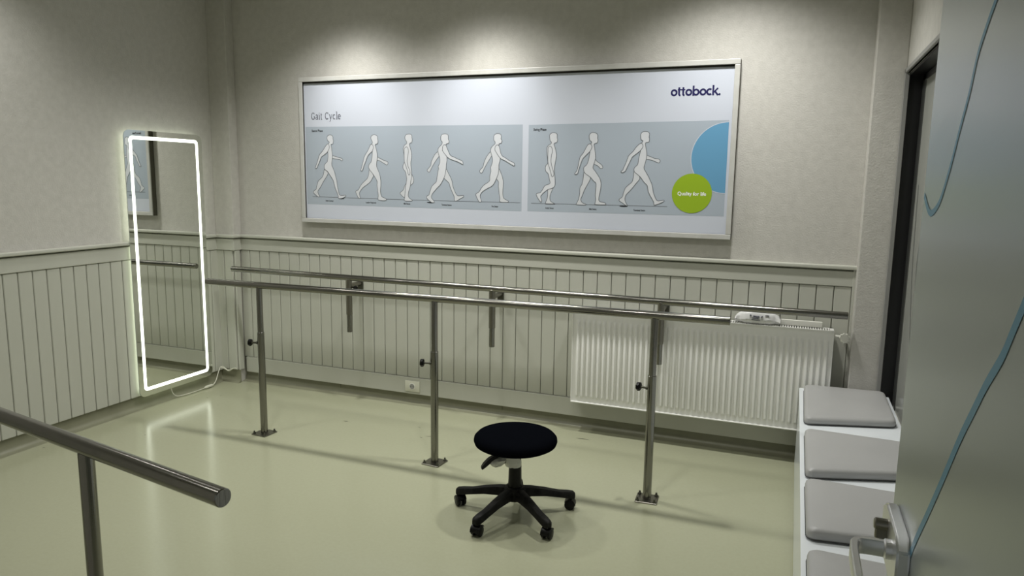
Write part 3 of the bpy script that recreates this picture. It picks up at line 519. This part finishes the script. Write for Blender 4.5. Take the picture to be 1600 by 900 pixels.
# bar on wall brackets
t = thing('parallel_bar', (2.30, 0, .9), 'steel bar carried on three brackets along the back wall above the radiator', 'handrail', 'steel gait training bars')
BY = -.172
bm = bmesh.new(); rod(bm, (.228, BY, .904), (4.425, BY, .892), R_, 28); obj('rail', bm, 'steel_rail', t, smooth=True)
for x in (1.252, 2.339, 3.422):
    bm = bmesh.new(); rod(bm, (x, BY, .640), (x, BY, .893), .0215, 24, .0015); br = obj('bracket_sleeve', bm, 'steel_dark', t, smooth=True)
    bm = bmesh.new(); rod(bm, (x, BY, .515), (x, BY, .655), .0185, 24, .002); obj('inner_tube', bm, 'steel', br, smooth=True)
    bm = bmesh.new(); rod(bm, (x, BY+.015, .845), (x, -.024, .845), .016, 20); obj('bracket_arm', bm, 'steel_dark', t, smooth=True)
    bm = bmesh.new(); box(bm, x-.022, x+.022, -.032, -.0215, .800, .890, .002); pl = obj('wall_plate', bm, 'bolt', t)
bm = bmesh.new(); tube(bm, [(1.262, -.150, .832), (1.285, -.155, .830)], .006, 10); kk = obj('clamp_screw', bm, 'bolt', t)
bm = bmesh.new(); star_knob(bm, (1.296, -.157, .829), (1, -.2, 0), .016, .02); obj('knob', bm, 'black', kk, smooth=True)
# near bar, lower left, standing at a slight angle
t = thing('parallel_bar', (2.535, -3.222, 0), 'nearest steel bar on a post cut off by the left edge of the photo', 'handrail', 'steel gait training bars')
a0, a1 = Vector((3.057, -3.307, .936)), Vector((2.108, -3.131, .932)); dd = (a1-a0)/(a1-a0).length
bm = bmesh.new(); rod(bm, a0, a0+dd*2.55, R_, 32); obj('rail', bm, 'steel_rail', t, smooth=True)
for s in (.528, 1.95):
    p = a0+dd*s; post(t, p.x, p.y, p.z, -.18, None, .46)
# ================================================================ radiator under the bar
RX0, RX1, RZ0, RZ1, RF, RB = 2.870, 4.365, .205, .792, -.138, -.040
t = thing('radiator', ((RX0+RX1)/2, -.09, RZ0), 'white ribbed panel radiator on the back wall', 'radiator')
bm = bmesh.new(); nf = 44; x0, x1 = RX0+.018, RX1-.018; pt = (x1-x0)/nf
zl = [RZ0, RZ0+.030, RZ0+.036, RZ0+.046, RZ1-.075, RZ1-.060, RZ1-.052, RZ1-.006, RZ1]
dep = [0, 0, .25, 1, 1, .35, 0, 0, 0]
prof = [(0, 0), (.18, 0), (.30, .55), (.42, 1), (.74, 1), (.86, .55)]
xs = [(RX0, 0)] + [(x0+(k+a)*pt, b) for k in range(nf) for a, b in prof] + [(x1, 0), (RX1, 0)]
rows = [[bm.verts.new((x, RF + .013*(1-b*d), z)) for x, b in xs] for z, d in zip(zl, dep)]
for a, b in zip(rows, rows[1:]):
    for k in range(len(xs)-1): bm.faces.new((a[k], a[k+1], b[k+1], b[k]))
obj('ribbed_front', bm, 'radiator', t, smooth=True)
boxo('back_panel', RX0+.004, RX1-.004, RB-.012, RB, RZ0+.01, RZ1-.012, 'radiator', t)
boxo('side_cover', RX0-.002, RX0+.003, RF+.006, RB, RZ0+.004, RZ1, 'radiator', t, .001)
boxo('side_cover', RX1-.003, RX1+.002, RF+.006, RB, RZ0+.004, RZ1, 'radiator', t, .001)
boxo('core', RX0+.01, RX1-.01, RF+.028, RB-.02, RZ0+.03, RZ1-.025, 'dark', t)
bm = bmesh.new(); box(bm, RX0, RX1, RF+.006, RF+.018, RZ1-.003, RZ1+.003); box(bm, RX0, RX1, RB-.012, RB, RZ1-.003, RZ1+.003); box(bm, RX0, RX0+.02, RF+.01, RB, RZ1-.003, RZ1+.003); box(bm, RX1-.02, RX1, RF+.01, RB, RZ1-.003, RZ1+.003)
n = 110
for k in range(n):
    x = RX0+.02+(RX1-RX0-.04)*(k+.5)/n; box(bm, x-.0030, x+.0030, RF+.016, RB-.01, RZ1-.003, RZ1+.002)
obj('top_grille', bm, 'radiator', t)['kind'] = 'stuff'
boxo('bottom_edge', RX0, RX1, RF+.002, RF+.020, RZ0-.004, RZ0+.004, 'radiator', t, .002)
bm = bmesh.new(); rod(bm, (RX1-.01, -.085, .758), (4.410, -.085, .758), .008, 12); rod(bm, (4.403, -.085, .758), (4.432, -.085, .758), .014, 6); rod(bm, (4.420, -.085, .758), (4.420, -.036, .758), .009, 12)
v = obj('valve', bm, 'white_plastic', t, smooth=True)
bm = bmesh.new(); star_knob(bm, (4.421, -.122, .758), (0, -1, .05), .025, .05, 9); obj('thermostat_head', bm, 'white_plastic', v, smooth=True)

# soft pack of wipes and a white strip lying on the radiator
bm = bmesh.new(); nx, ny = 26, 14; cx, cy, cz = 3.960, -.086, RZ1+.0035; G_ = {}
for sd in (0, 1):
    for i in range(nx+1):
        for j in range(ny+1):
            u, v = 2*i/nx-1, 2*j/ny-1
            e = max(0, 1-abs(u)**2.3)**.62 * max(0, 1-abs(v)**3.2)**.5
            pin = 1-.45*math.exp(-((abs(u)-.80)/.12)**2)
            wr = .006*math.sin(13*u+5*v)*abs(u)**2 + .007*math.sin(19*v-7*u)*abs(u)**3
            x = cx+.125*u; y = cy+.046*v*pin; z = cz + (.030 if not sd else .030) + (.050*e if sd else -.030*e) + wr*(1 if sd else .3) - .012*abs(u)**4
            G_[sd, i, j] = bm.verts.new((x, y, max(z, cz)))
for sd in (0, 1):
    for i in range(nx):
        for j in range(ny): bm.faces.new((G_[sd, i, j], G_[sd, i+1, j], G_[sd, i+1, j+1], G_[sd, i, j+1]))
bmesh.ops.remove_doubles(bm, verts=bm.verts, dist=.0004)
t = thing('wipes_pack', (cx, cy, RZ1), 'crumpled white soft pack lying on the radiator under the wall bar', 'packet')
obj('pouch', bm, 'wrap_white', t, smooth=True)
bm = bmesh.new()
def mark(pts, wd): 
    L = []
    for i, (a, b) in enumerate(pts):
        # lies on the sloping front of the pouch
        z = cz+.034+.040*b; v = -math.sqrt(max(0, 1-min(1, abs(b))**2))**.62; yy = cy+.046*v*1.0-.0028
        L.append((cx+a, yy, z))
    for p, q in zip(L, L[1:]): tube(bm, [p, q], wd , 6)
mark([(-.040, .52), (-.032, .44)], .0040); mark([(-.022, .40), (-.004, .34), (.012, .36)], .0036); mark([(.020, .28), (.030, .42)], .0032)
mark([(-.028, .12), (-.010, .10), (.008, .06)], .0028); mark([(-.030, -.16), (.016, -.20)], .0016); mark([(.042, .52), (.054, .60), (.064, .52)], .0024)
obj('print_marks', bm, 'title', t)
boxo('white_strip', 4.088, 4.306, -.066, -.050, RZ1+.0032, RZ1+.036, 'white_plastic', None, .002, base=(4.197, -.058, RZ1+.0032))
tag(bpy.data.objects['white_strip'], 'short white strip standing on the radiator beside the soft pack', 'strip')

# ================================================================ wall socket in the base board
t = thing('wall_socket', (1.676, -.035, .132), 'cream wall socket in the base board of the back wall', 'socket')
bm = bmesh.new(); box(bm, 1.618, 1.734, -.042, -.0343, .095, .173, .003, 2); obj('plate', bm, 'cord', t, smooth=True)
bm = bmesh.new(); rod(bm, (1.676, -.044, .134), (1.676, -.041, .134), .024, 24, .001); ring = obj('socket_rim', bm, 'white_plastic', t, smooth=True)
bm = bmesh.new(); rod(bm, (1.676, -.0448, .134), (1.676, -.0442, .134), .019, 24, .0002); obj('socket_well', bm, 'grey_frame', t)
for dx in (-.0095, .0095):
    bm = bmesh.new(); rod(bm, (1.676+dx, -.0452, .134), (1.676+dx, -.0447, .134), .003, 10, .0001); obj('pin_hole', bm, 'dark', t)

# ================================================================ swivel stool
SX, SYY = 2.956, -1.335
t = thing('swivel_stool', (SX, SYY, 0), 'low black swivel stool with round seat and five castors', 'stool')
bm = bmesh.new(); lathe(bm, [(0, .408), (.10, .409), (.160, .406), (.185, .398), (.197, .385), (.199, .372), (.194, .358), (.180, .350), (.0, .350)], (SX, SYY, 0), 48); obj('seat', bm, 'fabric', t, smooth=True)
bm = bmesh.new(); lathe(bm, [(0, .351), (.085, .351), (.080, .334), (.032, .322), (0, .322)], (SX, SYY, 0), 24); obj('seat_plate', bm, 'black', t, smooth=True)
# crumpled white wrapping under the seat
bm = bmesh.new(); n = 20; L = []
for j, (z, r) in enumerate(((.350, .060), (.325, .050), (.300, .042), (.270, .037), (.248, .033))):
    L.append([bm.verts.new((SX-.02*(j < 3)-.010+ (r+random.uniform(-.006, .006))*math.cos(2*math.pi*k/n)*1.15, SYY-.012+(r+random.uniform(-.006, .006))*math.sin(2*math.pi*k/n), z+random.uniform(-.004, .004))) for k in range(n)])
for a, b in zip(L, L[1:]):
    for k in range(n): bm.faces.new((a[k], a[(k+1) % n], b[(k+1) % n], b[k]))
wr_ = obj('plastic_wrap', bm, 'wrap', t, smooth=True, label='torn white plastic wrapping under the seat')
bm = bmesh.new(); L = []; n = 12
for s, r in ((0, .018), (.025, .036), (.05, .042), (.075, .032), (.10, .010)):
    c = Vector((SX-.025-s*.75, SYY-.05-.2*s, .282-.12*s)); L.append([bm.verts.new(c+Vector((random.uniform(-.005, .005), r*math.cos(2*math.pi*k/n)*(1+random.uniform(-.2, .2)), .6*r*math.sin(2*math.pi*k/n)))) for k in range(n)])
for a, b in zip(L, L[1:]):
    for k in range(n): bm.faces.new((a[k], a[(k+1) % n], b[(k+1) % n], b[k]))
obj('loose_wrap', bm, 'wrap', wr_, smooth=True)
bm = bmesh.new(); L = []
for (dx, dy, z, wd, hh) in ((-.03, -.04, .330, .020, .012), (-.072, -.065, .305, .026, .014), (-.100, -.082, .284, .034, .014), (-.120, -.094, .262, .034, .012), (-.132, -.100, .246, .024, .008)):
    c = Vector((SX+dx, SYY+dy, z)); nrm = Vector((.5, -.85, 0)).normalized()
    L.append([bm.verts.new(c + nrm*a*wd*.5 + Vector((-.45, -.25, .75)).normalized()*b*hh) for a, b in ((-1, -.7), (1, -.7), (1.0, .7), (-1, .7))])
for a, b in zip(L, L[1:]):
    for k in range(4): bm.faces.new((a[k], a[(k+1) % 4], b[(k+1) % 4], b[k]))
bm.faces.new(L[0][::-1]); bm.faces.new(L[-1]); bmesh.ops.bevel(bm, geom=list(bm.edges), offset=.002, segments=1, affect='EDGES'); obj('height_lever', bm, 'black', t, smooth=True)
bm = bmesh.new(); lathe(bm, [(0, .30), (.014, .30), (.014, .322), (0, .322)], (SX, SYY, 0), 20); obj('gas_spring', bm, 'steel_dark', t, smooth=True)
bm = bmesh.new(); lathe(bm, [(0, .130), (.034, .130), (.032, .17), (.030, .26), (.026, .30), (0, .303)], (SX, SYY, 0), 28); obj('column_cover', bm, 'black', t, smooth=True)
bm = bmesh.new(); lathe(bm, [(0, .075), (.045, .078), (.056, .095), (.054, .128), (.044, .142), (0, .142)], (SX, SYY, 0), 30); obj('base_hub', bm, 'black_dusty', t, smooth=True)
for A in (183, 254, 322, 34, 108):
    a = math.radians(A); d = Vector((math.cos(a), math.sin(a), 0)); s = Vector((-d.y, d.x, 0)); L = []
    for r, zc, wd, hh in ((.030, .112, .060, .050), (.08, .112, .050, .044), (.15, .102, .044, .036), (.22, .086, .042, .030), (.268, .078, .042, .034), (.294, .073, .036, .034), (.302, .071, .022, .024)):
        c = Vector((SX, SYY, 0))+d*r; L.append([bm_ for bm_ in [(c+s*wd/2*p+Vector((0, 0, zc+hh/2*q))) for p, q in ((-1, -.9), (-1, .3), (-.72, .9), (0, 1.08), (.72, .9), (1, .3), (1, -.9))]])
    bm = bmesh.new(); VV = [[bm.verts.new(p) for p in l] for l in L]
    for p, q in zip(VV, VV[1:]):
        for k in range(7): bm.faces.new((p[k], p[(k+1) % 7], q[(k+1) % 7], q[k]))
    bm.faces.new(VV[0][::-1]); bm.faces.new(VV[-1]); arm = obj('base_arm', bm, 'black_dusty', t, smooth=True)
    # castor: two wheels on a short axle under a curved hood
    ca = a + random.uniform(-.9, .9) if A not in (254, 322) else math.radians(265)
    wd_ = Vector((math.cos(ca), math.sin(ca), 0)); ws = Vector((-wd_.y, wd_.x, 0)); c = Vector((SX, SYY, .0255))+d*.283 - wd_*.004
    bm = bmesh.new()
    for sg in (-1, 1): 
        tube(bm, [c+ws*sg*.0065, c+ws*sg*.0085, c+ws*sg*.0205, c+ws*sg*.0235], [.022, .025, .025, .021], 20)
    tube(bm, [c-ws*.018, c+ws*.018], .006, 8)
    tube(bm, [Vector((c.x, c.y, .025))+wd_*.004, Vector((c.x, c.y, .072))+wd_*.004], .008, 10)
    Lh = []
    for k in range(8):
        th = math.radians(-5+k*160/7); e = wd_*math.cos(th)+Vector((0, 0, math.sin(th)))
        Lh.append([bm.verts.new(c+e*.0285+ws*q*.0225) for q in (-1, 1)]+[bm.verts.new(c+e*.0262+ws*q*.0225) for q in (1, -1)])
    for p, q in zip(Lh, Lh[1:]):
        for k in range(4): bm.faces.new((p[k], p[(k+1) % 4], q[(k+1) % 4], q[k]))
    bm.faces.new(Lh[0]); bm.faces.new(Lh[-1][::-1])
    obj('castor', bm, 'black', arm, smooth=True)

# ================================================================ white bench with grey cushions
BX0, BX1, BYB, BYF, BT = 4.208, 4.655, -.185, -2.86, .470
t = thing('bench', ((BX0+BX1)/2, -1.5, 0), 'long white bench along the glass wall under the grey cushions', 'bench')
bm = bmesh.new(); box(bm, BX0, BX1, BYF, BYB, BT-.028, BT, .0025, 2); obj('top_panel', bm, 'laminate', t)
bm = bmesh.new(); box(bm, BX0+.004, BX0+.024, BYF, BYB, .03, BT-.0285, .002, 1); obj('side_panel', bm, 'laminate', t)
bm = bmesh.new(); box(bm, BX0+.030, BX0+.045, BYF+.02, BYB-.02, .0, .030); obj('plinth', bm, 'grey_frame', t)
for y in (BYB-.02, -1.0, -1.8, BYF): 
    bm = bmesh.new(); box(bm, BX0+.0245, RX-.006, y, y+.02, .0, BT-.0285, .001, 1); obj('divider', bm, 'laminate', t)
def cushion(corners, label, zb=BT+.0005, th=.040):
    """rounded pad over a quad (back-left, back-right, front-right, front-left)"""
    bl, br, fr, fl = [Vector((p[0], p[1])) for p in corners]; ctr = (bl+br+fr+fl)/4
    base = (ctr.x, ctr.y, zb); t = thing('seat_cushion', base, label, 'cushion', 'grey cushions on the white bench')
    ol = rrect(-1, 1, -1, 1, .13, 5)
    def P(u, v): 
        a, b = (u+1)/2, (v+1)/2
        return (fl*(1-a)+fr*a)*(1-b) + (bl*(1-a)+br*a)*b
    bm = bmesh.new(); L = []
    for sc, z in ((.955, 0), (.985, .004), (.995, .012), (.995, th-.018), (.985, th-.008), (.955, th-.0015), (.90, th+.001), (.72, th+.004), (.45, th+.006), (.2, th+.007)):
        L.append([bm.verts.new((*P(u*sc, v*sc), zb+z)) for u, v in ol])
    n = len(ol)
    for a, b in zip(L, L[1:]):
        for k in range(n): bm.faces.new((a[k], a[(k+1) % n], b[(k+1) % n], b[k]))
    bm.faces.new(L[0][::-1]); bm.faces.new(L[-1]); obj('pad', bm, 'vinyl', t, smooth=True)
    bm = bmesh.new(); pts = [(*P(u*.998, v*.998), zb+.006) for u, v in ol]; tube(bm, pts+[pts[0], pts[1]], .0016, 6, False); obj('piping', bm, 'vinyl_seam', t, smooth=True)
X0, X1 = 4.226, 4.630
cushion([(X0+.004, -.235), (X1, -.215), (X1, -.74), (X0, -.86)], 'grey vinyl cushion at the far end of the white bench by the radiator')
cushion([(X0, -1.005), (X1, -1.03), (X1, -1.40), (X0, -1.535)], 'grey vinyl cushion second from the radiator on the white bench')
cushion([(X0-.003, -1.600), (X1, -1.62), (X1, -2.0), (X0-.003, -2.055)], 'grey vinyl cushion third from the radiator, partly behind the lever handle')
cushion([(X0-.003, -2.165), (X1, -2.19), (X1, -2.70), (X0-.003, -2.69)], 'nearest grey vinyl cushion on the bench, cut off by the bottom edge')
